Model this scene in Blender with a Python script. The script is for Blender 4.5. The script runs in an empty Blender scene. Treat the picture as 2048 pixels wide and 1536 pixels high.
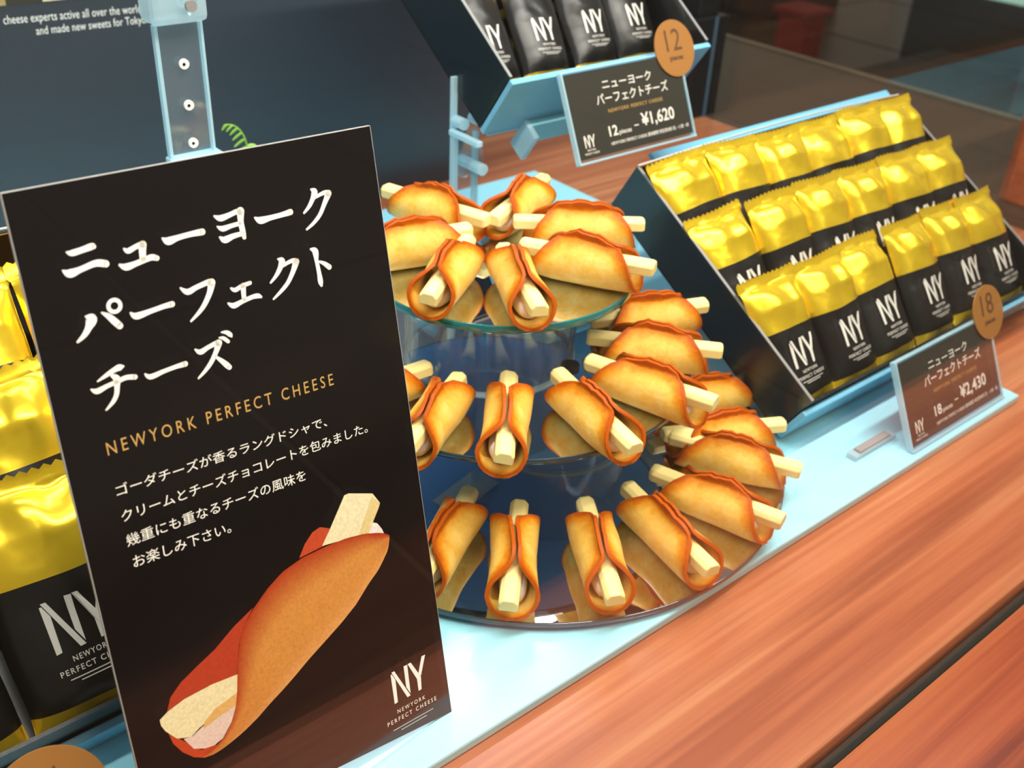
# -*- coding: utf-8 -*-
import bpy, bmesh, math, random
from mathutils import Vector, Matrix
from math import sin, cos, pi, radians as R
C = bpy.context.scene.collection
K = 0.01                      # all numbers below are centimetres

DATA = {'STROKES': [[[-10.981, 21.817, 0.05], [-10.847, 21.761, 0.173], [-10.544, 21.789, 0.173], [-10.246, 21.831, 0.195], [-10.192, 21.815, 0.139]], [[-11.201, 21.319, 0.056], [-11.032, 21.199, 0.245], [-10.714, 21.244, 0.173], [-10.326, 21.321, 0.184], [-10.14, 21.316, 0.209], [-9.954, 21.251, 0.209]], [[-9.323, 21.566, 0.07], [-9.219, 21.485, 0.161], [-8.985, 21.555, 0.153], [-8.753, 21.602, 0.173]], [[-8.747, 21.577, 0.237], [-8.798, 21.371, 0.209], [-8.826, 21.148, 0.195]], [[-9.552, 21.126, 0.084], [-9.379, 21.028, 0.209], [-9.066, 21.067, 0.167], [-8.758, 21.12, 0.167], [-8.552, 21.149, 0.184], [-8.401, 21.092, 0.167]], [[-8.097, 21.636, 0.07], [-7.942, 21.526, 0.239], [-7.627, 21.565, 0.173], [-7.206, 21.59, 0.167], [-6.798, 21.587, 0.206]], [[-6.308, 21.991, 0.056], [-6.121, 21.888, 0.189], [-5.828, 21.925, 0.161], [-5.512, 21.991, 0.161], [-5.409, 21.947, 0.223]], [[-5.397, 21.982, 0.256], [-5.445, 21.65, 0.184], [-5.437, 21.343, 0.184], [-5.422, 21.136, 0.134]], [[-6.264, 21.646, 0.056], [-6.106, 21.552, 0.173], [-5.813, 21.582, 0.139], [-5.476, 21.605, 0.139]], [[-6.245, 21.303, 0.07], [-6.096, 21.192, 0.212], [-5.795, 21.25, 0.167], [-5.457, 21.271, 0.139]], [[-4.928, 21.678, 0.07], [-4.75, 21.562, 0.228], [-4.402, 21.578, 0.167], [-3.961, 21.598, 0.161], [-3.63, 21.627, 0.2]], [[-2.725, 22.222, 0.07], [-2.62, 22.125, 0.234], [-2.699, 21.942, 0.173], [-2.897, 21.688, 0.128], [-3.127, 21.506, 0.072]], [[-2.607, 21.939, 0.1], [-2.412, 21.997, 0.117], [-2.221, 22.029, 0.153], [-2.089, 21.98, 0.223]], [[-2.089, 21.98, 0.234], [-2.277, 21.707, 0.167], [-2.526, 21.354, 0.139], [-2.815, 21.115, 0.117], [-3.12, 20.949, 0.072]], [[-10.858, 19.862, 0.067], [-10.725, 19.75, 0.336], [-10.856, 19.521, 0.208], [-11.026, 19.332, 0.155], [-11.256, 19.184, 0.074]], [[-10.381, 19.857, 0.06], [-10.213, 19.706, 0.168], [-10.079, 19.524, 0.208], [-9.949, 19.341, 0.208]], [[-9.541, 19.638, 0.067], [-9.388, 19.504, 0.208], [-8.972, 19.539, 0.161], [-8.502, 19.588, 0.155], [-8.22, 19.594, 0.188]], [[-7.849, 20.021, 0.06], [-7.646, 19.851, 0.188], [-7.326, 19.928, 0.161], [-6.872, 20.007, 0.175]], [[-6.811, 19.956, 0.262], [-6.922, 19.678, 0.188], [-7.15, 19.36, 0.161], [-7.39, 19.139, 0.128], [-7.719, 18.918, 0.067]], [[-6.189, 19.628, 0.07], [-6.056, 19.541, 0.146], [-5.795, 19.617, 0.132], [-5.505, 19.648, 0.132]], [[-5.761, 19.609, 0.191], [-5.793, 19.354, 0.157], [-5.806, 19.159, 0.157]], [[-6.374, 19.167, 0.07], [-6.205, 19.053, 0.181], [-5.893, 19.114, 0.146], [-5.525, 19.173, 0.146], [-5.31, 19.165, 0.16], [-5.202, 19.105, 0.09]], [[-4.356, 20.197, 0.07], [-4.236, 20.105, 0.23], [-4.328, 19.909, 0.181], [-4.518, 19.685, 0.132], [-4.769, 19.486, 0.07]], [[-4.211, 19.943, 0.111], [-4.013, 20.006, 0.125], [-3.82, 20.031, 0.146], [-3.699, 19.971, 0.209]], [[-3.719, 19.968, 0.237], [-3.885, 19.676, 0.174], [-4.131, 19.361, 0.146], [-4.394, 19.153, 0.125], [-4.763, 18.928, 0.07]], [[-3.092, 20.268, 0.07], [-2.937, 20.161, 0.23], [-2.936, 19.838, 0.146], [-2.912, 19.422, 0.157], [-2.908, 19.111, 0.191], [-2.895, 18.963, 0.104]], [[-2.83, 19.78, 0.077], [-2.652, 19.673, 0.139], [-2.482, 19.515, 0.188]], [[-10.953, 17.863, 0.05], [-10.654, 17.976, 0.128], [-10.369, 18.074, 0.168], [-10.216, 18.096, 0.195], [-10.112, 18.097, 0.074]], [[-11.192, 17.67, 0.06], [-11.036, 17.57, 0.175], [-10.73, 17.635, 0.141], [-10.395, 17.686, 0.141], [-10.087, 17.731, 0.155], [-9.83, 17.67, 0.161]], [[-10.506, 17.917, 0.101], [-10.39, 17.776, 0.222], [-10.427, 17.542, 0.168], [-10.491, 17.316, 0.148], [-10.639, 17.116, 0.128], [-10.896, 16.926, 0.06]], [[-9.507, 17.667, 0.06], [-9.354, 17.537, 0.168], [-8.923, 17.588, 0.141], [-8.505, 17.623, 0.141], [-8.185, 17.625, 0.181]], [[-7.773, 17.995, 0.052], [-7.615, 17.862, 0.174], [-7.343, 17.941, 0.146], [-7.002, 18.013, 0.167]], [[-6.956, 17.983, 0.244], [-7.092, 17.738, 0.167], [-7.302, 17.465, 0.153], [-7.554, 17.237, 0.125], [-7.842, 17.046, 0.07]], [[-7.156, 17.59, 0.077], [-6.971, 17.386, 0.146], [-6.83, 17.211, 0.188], [-6.746, 17.102, 0.174]], [[-6.789, 18.303, 0.052], [-6.623, 18.258, 0.132], [-6.506, 18.144, 0.146], [-6.474, 18.075, 0.063]], [[-6.899, 18.15, 0.052], [-6.76, 18.096, 0.118], [-6.622, 17.948, 0.118]]], 'RING': [-9.975, 19.969, 0.181, 0.121], 'CORN': [[0.146, -0.174], [-0.061, 23.952], [-12.332, 23.727], [-12.583, 1.047]], 'TEXTS': [['NEWYORK PERFECT CHEESE', [-11.155, 15.502], [-3.012, 15.372], 0.424, 'gold'], ['ゴーダチーズが香るラングドシャで、', [-11.174, 14.118], [-3.53, 13.956], 0.401, 'white'], ['クリームとチーズチョコレートを包みました。', [-11.19, 13.238], [-1.911, 13.198], 0.408, 'white'], ['幾重にも重なるチーズの風味を', [-11.213, 12.383], [-4.695, 12.298], 0.431, 'white'], ['お楽しみ下さい。', [-11.167, 11.609], [-7.77, 11.489], 0.437, 'white'], ['NEWYORK', [-2.434, 1.178], [-1.053, 1.132], 0.18, 'white'], ['PERFECT CHEESE', [-2.971, 0.832], [-0.526, 0.79], 0.191, 'white']], 'LOGO': [[[-2.502, 3.023], [-2.447, 3.028], [-2.315, 2.715], [-2.354, 1.689], [-2.509, 1.673]], [[-2.449, 3.11], [-2.314, 3.11], [-1.724, 1.666], [-1.881, 1.655]], [[-1.858, 3.102], [-1.678, 3.08], [-1.711, 1.748], [-1.87, 2.13]], [[-1.659, 3.099], [-1.506, 3.092], [-1.119, 2.243], [-1.168, 1.66], [-1.318, 1.652], [-1.318, 2.216]], [[-0.959, 3.1], [-0.777, 3.095], [-1.109, 2.267], [-1.217, 2.428]]], 'LINES': [[[-2.752, 0.52], [-0.741, 0.474]], [[-2.376, 0.362], [-1.1, 0.341]]], 'PIC_EDGE': [[-1.651, 8.871], [-1.948, 9.09], [-2.679, 9.353], [-3.493, 9.496], [-4.304, 9.528], [-5.339, 9.498], [-6.223, 9.295], [-6.895, 8.92], [-7.59, 8.379], [-7.958, 7.99], [-8.231, 7.519], [-8.419, 6.928], [-8.568, 6.313], [-8.712, 5.613], [-8.876, 5.076], [-9.132, 4.59], [-9.506, 4.172], [-9.906, 3.973], [-10.32, 3.865]], 'PIC_OUT': [[-1.656, 8.728], [-1.794, 8.302], [-2.036, 8.001], [-2.354, 7.654], [-2.845, 7.306], [-3.546, 6.695], [-4.297, 6.242], [-5.024, 5.87], [-5.826, 5.469], [-6.449, 5.108], [-7.057, 4.789], [-7.65, 4.511], [-8.16, 4.234], [-8.65, 4.032], [-9.046, 3.902], [-9.432, 3.81], [-9.734, 3.75], [-10.059, 3.746], [-10.363, 3.827]], 'PIC': {'red_left': [[-7.537, 8.466], [-8.374, 8.081], [-9.183, 7.585], [-9.942, 7.267], [-10.545, 6.99], [-10.989, 6.635], [-11.196, 6.189], [-10.541, 6.35], [-9.634, 6.385], [-8.575, 6.239], [-8.305, 7.328], [-7.911, 8.043]], 'lip': [[-11.338, 5.515], [-11.245, 4.926], [-11.006, 4.435], [-10.674, 4.024], [-10.301, 3.782], [-9.956, 3.724], [-9.627, 3.926], [-9.885, 4.079], [-10.369, 4.147], [-10.781, 4.689], [-11.077, 5.08]], 'stick_low': [[-11.497, 6.022], [-11.184, 6.182], [-10.544, 6.337], [-9.567, 6.372], [-8.568, 6.274], [-8.713, 5.457], [-9.346, 5.34], [-9.815, 5.137], [-10.264, 5.007], [-10.615, 4.824], [-11.086, 5.039], [-11.392, 5.509], [-11.498, 5.797]], 'stick_side': [[-10.065, 5.125], [-9.617, 5.414], [-8.699, 5.606], [-8.815, 5.161], [-9.473, 5.06], [-10.146, 4.9]], 'cream': [[-10.875, 4.9], [-10.581, 4.82], [-10.124, 5.004], [-9.467, 5.095], [-8.815, 5.161], [-9.085, 4.642], [-9.545, 4.156], [-9.888, 4.065], [-10.231, 4.127], [-10.61, 4.338]], 'lobe': [[-5.49, 9.525], [-5.178, 9.96], [-4.809, 10.274], [-4.479, 10.35], [-4.099, 10.148], [-4.179, 9.783], [-4.456, 9.577]], 'stick_up': [[-4.515, 9.603], [-4.129, 10.069], [-3.291, 11.166], [-3.11, 11.172], [-2.104, 10.787], [-1.841, 10.296], [-1.939, 10.115], [-2.348, 9.555], [-2.568, 9.252], [-3.499, 9.46]], 'stick_up_side': [[-2.158, 10.668], [-1.841, 10.296], [-1.939, 10.115], [-2.348, 9.555], [-2.568, 9.252], [-2.972, 9.373]], 'cream_up': [[-2.303, 9.671], [-2.092, 9.546], [-1.924, 9.24], [-1.87, 9.034], [-2.564, 9.282]]}, 'CK': {'T1': [35.58, 35.26, -60.0], 'T2': [38.26, 38.67, -35.0], 'T3': [37.56, 43.21, 23.0], 'T4': [33.13, 45.15, 105.0], 'T5': [29.22, 42.1, 166.0], 'T6': [28.68, 38.1, -145.0], 'T7': [31.12, 35.38, -117.0], 'M1': [27.25, 31.41, -134.0], 'M2': [31.17, 29.44, -99.0], 'M3': [35.21, 29.56, -75.0], 'M4': [38.28, 32.18, -47.0], 'M5': [40.63, 34.94, -20.0], 'M6': [24.69, 33.79, -148.0], 'M7': [23.33, 37.47, -180.0], 'B1': [25.34, 28.17, -131.0], 'B2': [28.81, 25.95, -122.0], 'B3': [32.64, 24.99, -100.0], 'B4': [36.53, 25.23, -75.0], 'B5': [40.2, 27.32, -60.0], 'B6': [41.52, 29.19, -27.0], 'B7': [43.67, 32.37, -16.0], 'B8': [23.45, 31.09, -149.0]}}
# ---------------------------------------------------------------- camera, light, exposure
scene = bpy.context.scene
scene.view_settings.view_transform = 'Standard'
scene.view_settings.look = 'None'
scene.view_settings.gamma = 1.0
scene.view_settings.use_curve_mapping = False
scene.view_settings.exposure = 0.0
cam_data = bpy.data.cameras.new('camera')
cam = bpy.data.objects.new('camera', cam_data)
C.objects.link(cam)
fw = Vector((0.5592087, 0.63877896, -0.52843833))
rt = Vector((0.76960068, -0.63697772, 0.04443175))
up = Vector((0.30822138, 0.43153312, 0.8478082))
M = Matrix(((rt.x, up.x, -fw.x, 0), (rt.y, up.y, -fw.y, 0), (rt.z, up.z, -fw.z, 35.7 * K), (0, 0, 0, 1)))
cam.matrix_world = M
cam_data.sensor_width = 36
cam_data.lens = 36.91
cam_data.clip_start = 0.005
cam_data.dof.use_dof = True
cam_data.dof.focus_distance = 0.42
cam_data.dof.aperture_fstop = 15.5
scene.camera = cam

world = bpy.data.worlds.new('world'); scene.world = world
world.use_nodes = True
bg = world.node_tree.nodes['Background']
bg.inputs[0].default_value = (0.95, 0.78, 0.62, 1)
bg.inputs[1].default_value = 0.30

def area(name, loc, target, sx, sy, power, col, spread=180):
    l = bpy.data.lights.new(name, 'AREA'); l.shape = 'RECTANGLE'; l.size = sx * K; l.size_y = sy * K
    l.energy = power; l.color = col; l.spread = R(spread)
    o = bpy.data.objects.new(name, l); C.objects.link(o)
    o.location = Vector(loc) * K
    d = (Vector(target) - Vector(loc)).normalized()
    o.rotation_euler = d.to_track_quat('-Z', 'Y').to_euler()
    return o
area('case_strip_light', (36, 21, 62), (36, 36, 0), 96, 2.5, 7.4, (1.0, 0.955, 0.88))
area('case_rear_strip_light', (40, 70, 62), (40, 62, 0), 80, 2.5, 4.6, (0.85, 0.94, 1.0))
area('hall_ceiling_light', (60, -90, 190), (60, 10, 0), 120, 60, 29, (1.0, 0.84, 0.66))

# ---------------------------------------------------------------- helpers
def V(*a): return Vector(a)
def mesh_obj(name, verts, faces, mat, parent=None, smooth=False, loc=None, cols=None):
    me = bpy.data.meshes.new(name)
    me.from_pydata([tuple(Vector(v) * K) for v in verts], [], faces)
    me.update()
    if smooth:
        for p in me.polygons: p.use_smooth = True
    if cols is not None:
        a = me.color_attributes.new('tint', 'FLOAT_COLOR', 'POINT')
        for i, c in enumerate(cols): a.data[i].color = c
    if mat is not None: me.materials.append(mat)
    o = bpy.data.objects.new(name, me); C.objects.link(o)
    if parent is not None: o.parent = parent
    if loc is not None: o.location = Vector(loc) * K
    return o
def tag(o, label, cat, group=None):
    o['label'] = label; o['category'] = cat
    if group: o['group'] = group
    return o
def thing(name, label, cat, loc=(0, 0, 0), rotz=0, group=None):
    o = bpy.data.objects.new(name, None); C.objects.link(o)
    o.empty_display_size = 0.02
    o.location = Vector(loc) * K; o.rotation_euler = (0, 0, rotz)
    return tag(o, label, cat, group)
def struct(o): o['kind'] = 'structure'; return o

class MB:
    """collects boxes, prisms, tubes and grids, in centimetres"""
    def __init__(s): s.v = []; s.f = []
    def add(s, vs, fs):
        n = len(s.v); s.v += [Vector(v) for v in vs]; s.f += [tuple(i + n for i in f) for f in fs]; return s
    def box(s, x0, y0, z0, x1, y1, z1):
        return s.add([(x0, y0, z0), (x1, y0, z0), (x1, y1, z0), (x0, y1, z0), (x0, y0, z1), (x1, y0, z1), (x1, y1, z1), (x0, y1, z1)],
                     [(0, 3, 2, 1), (4, 5, 6, 7), (0, 1, 5, 4), (1, 2, 6, 5), (2, 3, 7, 6), (3, 0, 4, 7)])
    def fbox(s, F, x0, y0, z0, x1, y1, z1):
        """box in a local frame F = (origin, ex, ey, ez)"""
        n = len(s.v); s.box(x0, y0, z0, x1, y1, z1)
        for i in range(n, len(s.v)):
            q = s.v[i]; s.v[i] = F[0] + F[1] * q.x + F[2] * q.y + F[3] * q.z
        return s
    def prism(s, poly, F, t0, t1):
        """polygon (u, v) extruded along ez of F from t0 to t1"""
        n = len(poly)
        a = [F[0] + F[1] * p[0] + F[2] * p[1] + F[3] * t0 for p in poly]
        b = [F[0] + F[1] * p[0] + F[2] * p[1] + F[3] * t1 for p in poly]
        return s.add(a + b, [tuple(range(n))[::-1], tuple(range(n, 2 * n))] + [(i, (i + 1) % n, (i + 1) % n + n, i + n) for i in range(n)])
    def tube(s, path, r, n=10, caps=True):
        path = [Vector(p) for p in path]; rings = []
        rr = r if isinstance(r, (list, tuple)) else [r] * len(path)
        for i, p in enumerate(path):
            d = (path[min(i + 1, len(path) - 1)] - path[max(i - 1, 0)]).normalized()
            a = d.orthogonal().normalized() if i == 0 else (rings_a - d * rings_a.dot(d)).normalized()
            rings_a = a; b = d.cross(a)
            rings.append([p + (a * cos(2 * pi * k / n) + b * sin(2 * pi * k / n)) * rr[i] for k in range(n)])
        vs = [v for g in rings for v in g]; fs = []
        for i in range(len(path) - 1):
            for k in range(n):
                fs.append((i * n + k, i * n + (k + 1) % n, (i + 1) * n + (k + 1) % n, (i + 1) * n + k))
        if caps: fs += [tuple(range(n))[::-1], tuple(range((len(path) - 1) * n, len(path) * n))]
        return s.add(vs, fs)
    def lathe(s, prof, cx=0, cy=0, n=96, closed=True):
        m = len(prof); vs = []
        for k in range(n):
            a = 2 * pi * k / n
            vs += [(cx + r * cos(a), cy + r * sin(a), z) for r, z in prof]
        fs = []
        for k in range(n):
            for i in range(m if closed else m - 1):
                j = (i + 1) % m; k2 = (k + 1) % n
                fs.append((k * m + i, k2 * m + i, k2 * m + j, k * m + j))
        return s.add(vs, fs)
    def disc(s, cx, cy, z0, z1, r, n=96):
        vs = [(cx + r * cos(2 * pi * k / n), cy + r * sin(2 * pi * k / n), z) for z in (z0, z1) for k in range(n)]
        return s.add(vs, [tuple(range(n))[::-1], tuple(range(n, 2 * n))] + [(k, (k + 1) % n, (k + 1) % n + n, k + n) for k in range(n)])
    def build(s, name, mat, parent=None, smooth=False, bevel=0, loc=None, seg=2):
        vs = s.v
        if parent is not None and parent.get('_org') is not None:
            org = Vector(parent['_org']); vs = [v - org for v in s.v]
        o = mesh_obj(name, vs, s.f, mat, parent, False, loc)
        if bevel:
            m = o.modifiers.new('b', 'BEVEL'); m.width = bevel * K; m.segments = seg; m.limit_method = 'ANGLE'; m.angle_limit = R(35)
            bpy.context.view_layer.update()
            me = bpy.data.meshes.new_from_object(o.evaluated_get(bpy.context.evaluated_depsgraph_get()))
            o.modifiers.clear(); o.data = me
        if smooth:
            o.data.shade_auto(R(38)) if hasattr(o.data, 'shade_auto') else None
            for p in o.data.polygons: p.use_smooth = True
            bm = bmesh.new(); bm.from_mesh(o.data)
            for e in bm.edges:
                if len(e.link_faces) == 2 and e.calc_face_angle(0) > R(38): e.smooth = False
            bm.to_mesh(o.data); bm.free()
        return o
def wthing(name, label, cat, loc, group=None):
    """a thing whose parts are given in world centimetres: they are stored relative to its base"""
    t = thing(name, label, cat, loc, 0, group); t['_org'] = tuple(loc); return t
def frame(o, ex, ey, ez): return (Vector(o), Vector(ex), Vector(ey), Vector(ez))

# ---------------------------------------------------------------- materials
def sc(r, g, b):
    f = lambda c: (c / 255 / 12.92) if c / 255 <= 0.04045 else ((c / 255 + 0.055) / 1.055) ** 2.4
    return (f(r), f(g), f(b), 1)
def mat(name, col, rough=0.5, metal=0.0, spec=0.5, emit=None, estr=0, coat=0, sss=0, trans=0):
    m = bpy.data.materials.new(name); m.use_nodes = True
    b = m.node_tree.nodes['Principled BSDF']
    b.inputs['Base Color'].default_value = col; b.inputs['Roughness'].default_value = rough
    b.inputs['Metallic'].default_value = metal; b.inputs['Specular IOR Level'].default_value = spec
    b.inputs['Coat Weight'].default_value = coat; b.inputs['Coat Roughness'].default_value = 0.05
    b.inputs['Transmission Weight'].default_value = trans
    if sss:
        b.inputs['Subsurface Weight'].default_value = sss; b.inputs['Subsurface Radius'].default_value = (0.006, 0.004, 0.002)
    if emit: b.inputs['Emission Color'].default_value = emit; b.inputs['Emission Strength'].default_value = estr
    return m
def nodes(m): return m.node_tree.nodes, m.node_tree.links, m.node_tree.nodes['Principled BSDF']
def ramp(n, stops):
    r = n.new('ShaderNodeValToRGB'); e = r.color_ramp.elements
    while len(e) < len(stops): e.new(0.5)
    for i, (p, c) in enumerate(stops): e[i].position = p; e[i].color = c
    return r
def wood(name, dark, mid, light, rough=0.32, scale=1.0):
    m = mat(name, mid, rough, coat=0.12); n, l, b = nodes(m)
    tc = n.new('ShaderNodeTexCoord'); mp = n.new('ShaderNodeMapping')
    mp.inputs['Scale'].default_value = (1.6 * scale, 38 * scale, 38 * scale)
    l.new(tc.outputs['Object'], mp.inputs[0])
    a = n.new('ShaderNodeTexNoise'); a.inputs['Scale'].default_value = 1.0; a.inputs['Detail'].default_value = 5; a.inputs['Distortion'].default_value = 0.35
    l.new(mp.outputs[0], a.inputs[0])
    mp2 = n.new('ShaderNodeMapping'); mp2.inputs['Scale'].default_value = (5 * scale, 260 * scale, 200 * scale); l.new(tc.outputs['Object'], mp2.inputs[0])
    f = n.new('ShaderNodeTexNoise'); f.inputs['Detail'].default_value = 3; f.inputs['Scale'].default_value = 1.0; l.new(mp2.outputs[0], f.inputs[0])
    mx = n.new('ShaderNodeMath'); mx.operation = 'MULTIPLY_ADD'; mx.inputs[1].default_value = 0.45
    l.new(f.outputs[0], mx.inputs[0]); l.new(a.outputs[0], mx.inputs[2])
    r = ramp(n, [(0.52, dark), (0.72, mid), (0.92, light)]); l.new(mx.outputs[0], r.inputs[0]); l.new(r.outputs[0], b.inputs['Base Color'])
    bp = n.new('ShaderNodeBump'); bp.inputs['Strength'].default_value = 0.08; bp.inputs['Distance'].default_value = 0.0004
    l.new(f.outputs[0], bp.inputs['Height']); l.new(bp.outputs[0], b.inputs['Normal'])
    return m
def clear(name, tint=(1, 1, 1, 1), gloss=(1, 1, 1, 1), ior=1.5, rough=0.0, haze=0.0, hazecol=(0.8, 0.9, 1, 1)):
    """clear sheet: passes light straight through, mirrors by Fresnel, a little milky if haze is set"""
    m = bpy.data.materials.new(name); m.use_nodes = True; n = m.node_tree.nodes; l = m.node_tree.links; n.clear()
    out = n.new('ShaderNodeOutputMaterial'); tr = n.new('ShaderNodeBsdfTransparent'); tr.inputs[0].default_value = tint
    gl = n.new('ShaderNodeBsdfGlossy'); gl.inputs[0].default_value = gloss; gl.inputs['Roughness'].default_value = rough
    geo = n.new('ShaderNodeNewGeometry'); mp = n.new('ShaderNodeMapRange')
    mp.inputs['To Min'].default_value = ior; mp.inputs['To Max'].default_value = 1 / ior
    l.new(geo.outputs['Backfacing'], mp.inputs['Value'])
    fr = n.new('ShaderNodeFresnel'); l.new(mp.outputs[0], fr.inputs['IOR'])
    mx = n.new('ShaderNodeMixShader'); l.new(fr.outputs[0], mx.inputs[0]); l.new(gl.outputs[0], mx.inputs[2])
    if haze:
        df = n.new('ShaderNodeBsdfTranslucent'); df.inputs[0].default_value = hazecol
        d2 = n.new('ShaderNodeBsdfDiffuse'); d2.inputs[0].default_value = hazecol
        m0 = n.new('ShaderNodeMixShader'); m0.inputs[0].default_value = 0.5; l.new(df.outputs[0], m0.inputs[1]); l.new(d2.outputs[0], m0.inputs[2])
        m2 = n.new('ShaderNodeMixShader'); m2.inputs[0].default_value = haze
        l.new(tr.outputs[0], m2.inputs[1]); l.new(m0.outputs[0], m2.inputs[2]); l.new(m2.outputs[0], mx.inputs[1])
    else: l.new(tr.outputs[0], mx.inputs[1])
    l.new(mx.outputs[0], out.inputs[0])
    return m
m_counter = wood('red_brown_wood', sc(136, 70, 42), sc(168, 97, 62), sc(192, 128, 88), 0.3)
m_outer = wood('outer_red_wood', sc(118, 48, 28), sc(160, 74, 42), sc(186, 100, 58), 0.34)
m_inner = wood('shaded_brown_wood', sc(108, 50, 30), sc(140, 72, 44), sc(165, 92, 58), 0.35)
m_orange = wood('orange_wood', sc(160, 70, 30), sc(196, 88, 42), sc(214, 110, 60), 0.4)
m_groove = mat('groove_rubber', sc(38, 32, 22), 0.7)
m_glass = clear('pane_glass', (0.97, 0.985, 0.98, 1))
m_acryl = clear('clear_acrylic', (0.93, 0.98, 0.99, 1), haze=0.07)
m_acryl_edge = clear('acrylic_edge', (0.75, 0.93, 0.97, 1), haze=0.75, hazecol=(0.72, 0.93, 1.0, 1))
m_acryl_milky = clear('milky_acrylic', (0.85, 0.96, 0.98, 1), haze=0.42, hazecol=(0.8, 0.95, 1.0, 1))
m_tube = clear('clear_tube', (0.94, 0.95, 0.95, 1), ior=1.55, haze=0.02)
m_cyan = mat('frosted_cyan_acrylic', sc(160, 228, 244), 0.22, coat=0.15)
m_easel = mat('easel_cyan_acrylic', sc(120, 190, 225), 0.3, coat=0.2)
m_mirror = mat('tier_mirror', (0.66, 0.72, 0.80, 1), 0.015, metal=1.0)
m_under = mat('mirror_back_paint', sc(86, 140, 190), 0.5)
m_gedge = mat('green_glass_edge', sc(40, 120, 118), 0.1, coat=0.5)
m_gedge2 = mat('grey_glass_edge', sc(44, 66, 76), 0.1, coat=0.5)
m_board = mat('charcoal_board', sc(56, 62, 70), 0.35)
m_white = mat('white_print', sc(255, 250, 238), 0.6)
m_bagwhite = mat('pouch_print', sc(225, 220, 210), 0.45)
m_goldink = mat('gold_ink', sc(205, 160, 88), 0.45)
m_poster = mat('black_poster_card', sc(16, 12, 14), 0.12, spec=0.5)
m_edgepaper = mat('paper_edge', sc(190, 186, 180), 0.7)
m_black = mat('black_carton', sc(20, 22, 24), 0.22, coat=0.3)
m_teal = mat('black_carton_teal_reflection', sc(14, 30, 38), 0.3, coat=0.3)  # black carton side with the blue it reflects mixed into its colour
m_rim = mat('carton_rim', sc(140, 138, 136), 0.5)
m_bronze = mat('gold_carton_lining', sc(150, 105, 30), 0.3, metal=0.6)
m_sticker = mat('kraft_gold_sticker', sc(158, 106, 46), 0.55)
m_ink = mat('dark_sticker_ink', sc(88, 60, 34), 0.6)
m_card = mat('dark_grey_card', sc(52, 50, 44), 0.3)
m_post = mat('black_metal_post', sc(30, 34, 38), 0.35, metal=0.4)
m_gr0 = mat('post_edge_blue_light', sc(70, 96, 112), 0.4)
m_floor = mat('dark_mall_floor', sc(70, 60, 46), 0.35)
m_joint = mat('floor_joint', sc(120, 108, 90), 0.5)
m_fern = mat('fern_green', sc(140, 190, 60), 0.5)
m_cream = mat('white_cream', sc(250, 240, 232), 0.45, sss=0.3)
m_cheese = mat('cheese_chocolate', sc(248, 226, 150), 0.42, sss=0.25)
m_lampwhite = mat('lamp_diffuser', (1, 1, 1, 1), 0.5, emit=(0.9, 0.97, 1, 1), estr=3)
m_canopy = mat('canopy_dark', sc(44, 56, 74), 0.5)

def foil(name, col, rough, metal, wr):
    m = mat(name, col, rough, metal=metal); n, l, b = nodes(m)
    tc = n.new('ShaderNodeTexCoord'); nz = n.new('ShaderNodeTexNoise'); nz.inputs['Scale'].default_value = 55; nz.inputs['Detail'].default_value = 2
    l.new(tc.outputs['Object'], nz.inputs[0])
    bp = n.new('ShaderNodeBump'); bp.inputs['Strength'].default_value = wr; bp.inputs['Distance'].default_value = 0.002
    l.new(nz.outputs[0], bp.inputs['Height']); l.new(bp.outputs[0], b.inputs['Normal'])
    return m
m_gold = foil('gold_foil', (1.0, 0.70, 0.035, 1), 0.26, 0.68, 0.8)
m_pouch = foil('black_matte_film', sc(19, 18, 17), 0.36, 0.0, 0.3)

def cookie_mat():
    m = mat('baked_biscuit', (1, .6, .2, 1), 0.5, spec=0.2); n, l, b = nodes(m)
    at = n.new('ShaderNodeAttribute'); at.attribute_name = 'tint'
    tc = n.new('ShaderNodeTexCoord'); nz = n.new('ShaderNodeTexNoise'); nz.inputs['Scale'].default_value = 90; nz.inputs['Detail'].default_value = 5
    l.new(tc.outputs['Object'], nz.inputs[0])
    n2 = n.new('ShaderNodeTexNoise'); n2.inputs['Scale'].default_value = 420; n2.inputs['Detail'].default_value = 3
    l.new(tc.outputs['Object'], n2.inputs[0])
    ma = n.new('ShaderNodeMath'); ma.operation = 'MULTIPLY_ADD'; ma.inputs[1].default_value = 0.62
    l.new(nz.outputs[0], ma.inputs[0]); sp = n.new('ShaderNodeSeparateColor'); l.new(at.outputs['Color'], sp.inputs[0]); l.new(sp.outputs[0], ma.inputs[2])
    mb = n.new('ShaderNodeMath'); mb.operation = 'MULTIPLY_ADD'; mb.inputs[1].default_value = 0.26; l.new(n2.outputs[0], mb.inputs[0]); l.new(ma.outputs[0], mb.inputs[2])
    r = ramp(n, [(0.22, sc(240, 212, 128)), (0.42, sc(230, 180, 76)), (0.64, sc(216, 132, 16)), (0.90, sc(180, 80, 0))])
    
    sb = n.new('ShaderNodeMath'); sb.operation = 'MULTIPLY'; sb.inputs[1].default_value = 0.74; l.new(mb.outputs[0], sb.inputs[0])
    l.new(sb.outputs[0], r.inputs[0]); l.new(r.outputs[0], b.inputs['Base Color'])
    bp = n.new('ShaderNodeBump'); bp.inputs['Strength'].default_value = 0.35; bp.inputs['Distance'].default_value = 0.0008
    l.new(n2.outputs[0], bp.inputs['Height']); l.new(bp.outputs[0], b.inputs['Normal'])
    return m
m_cookie = cookie_mat()
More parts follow.
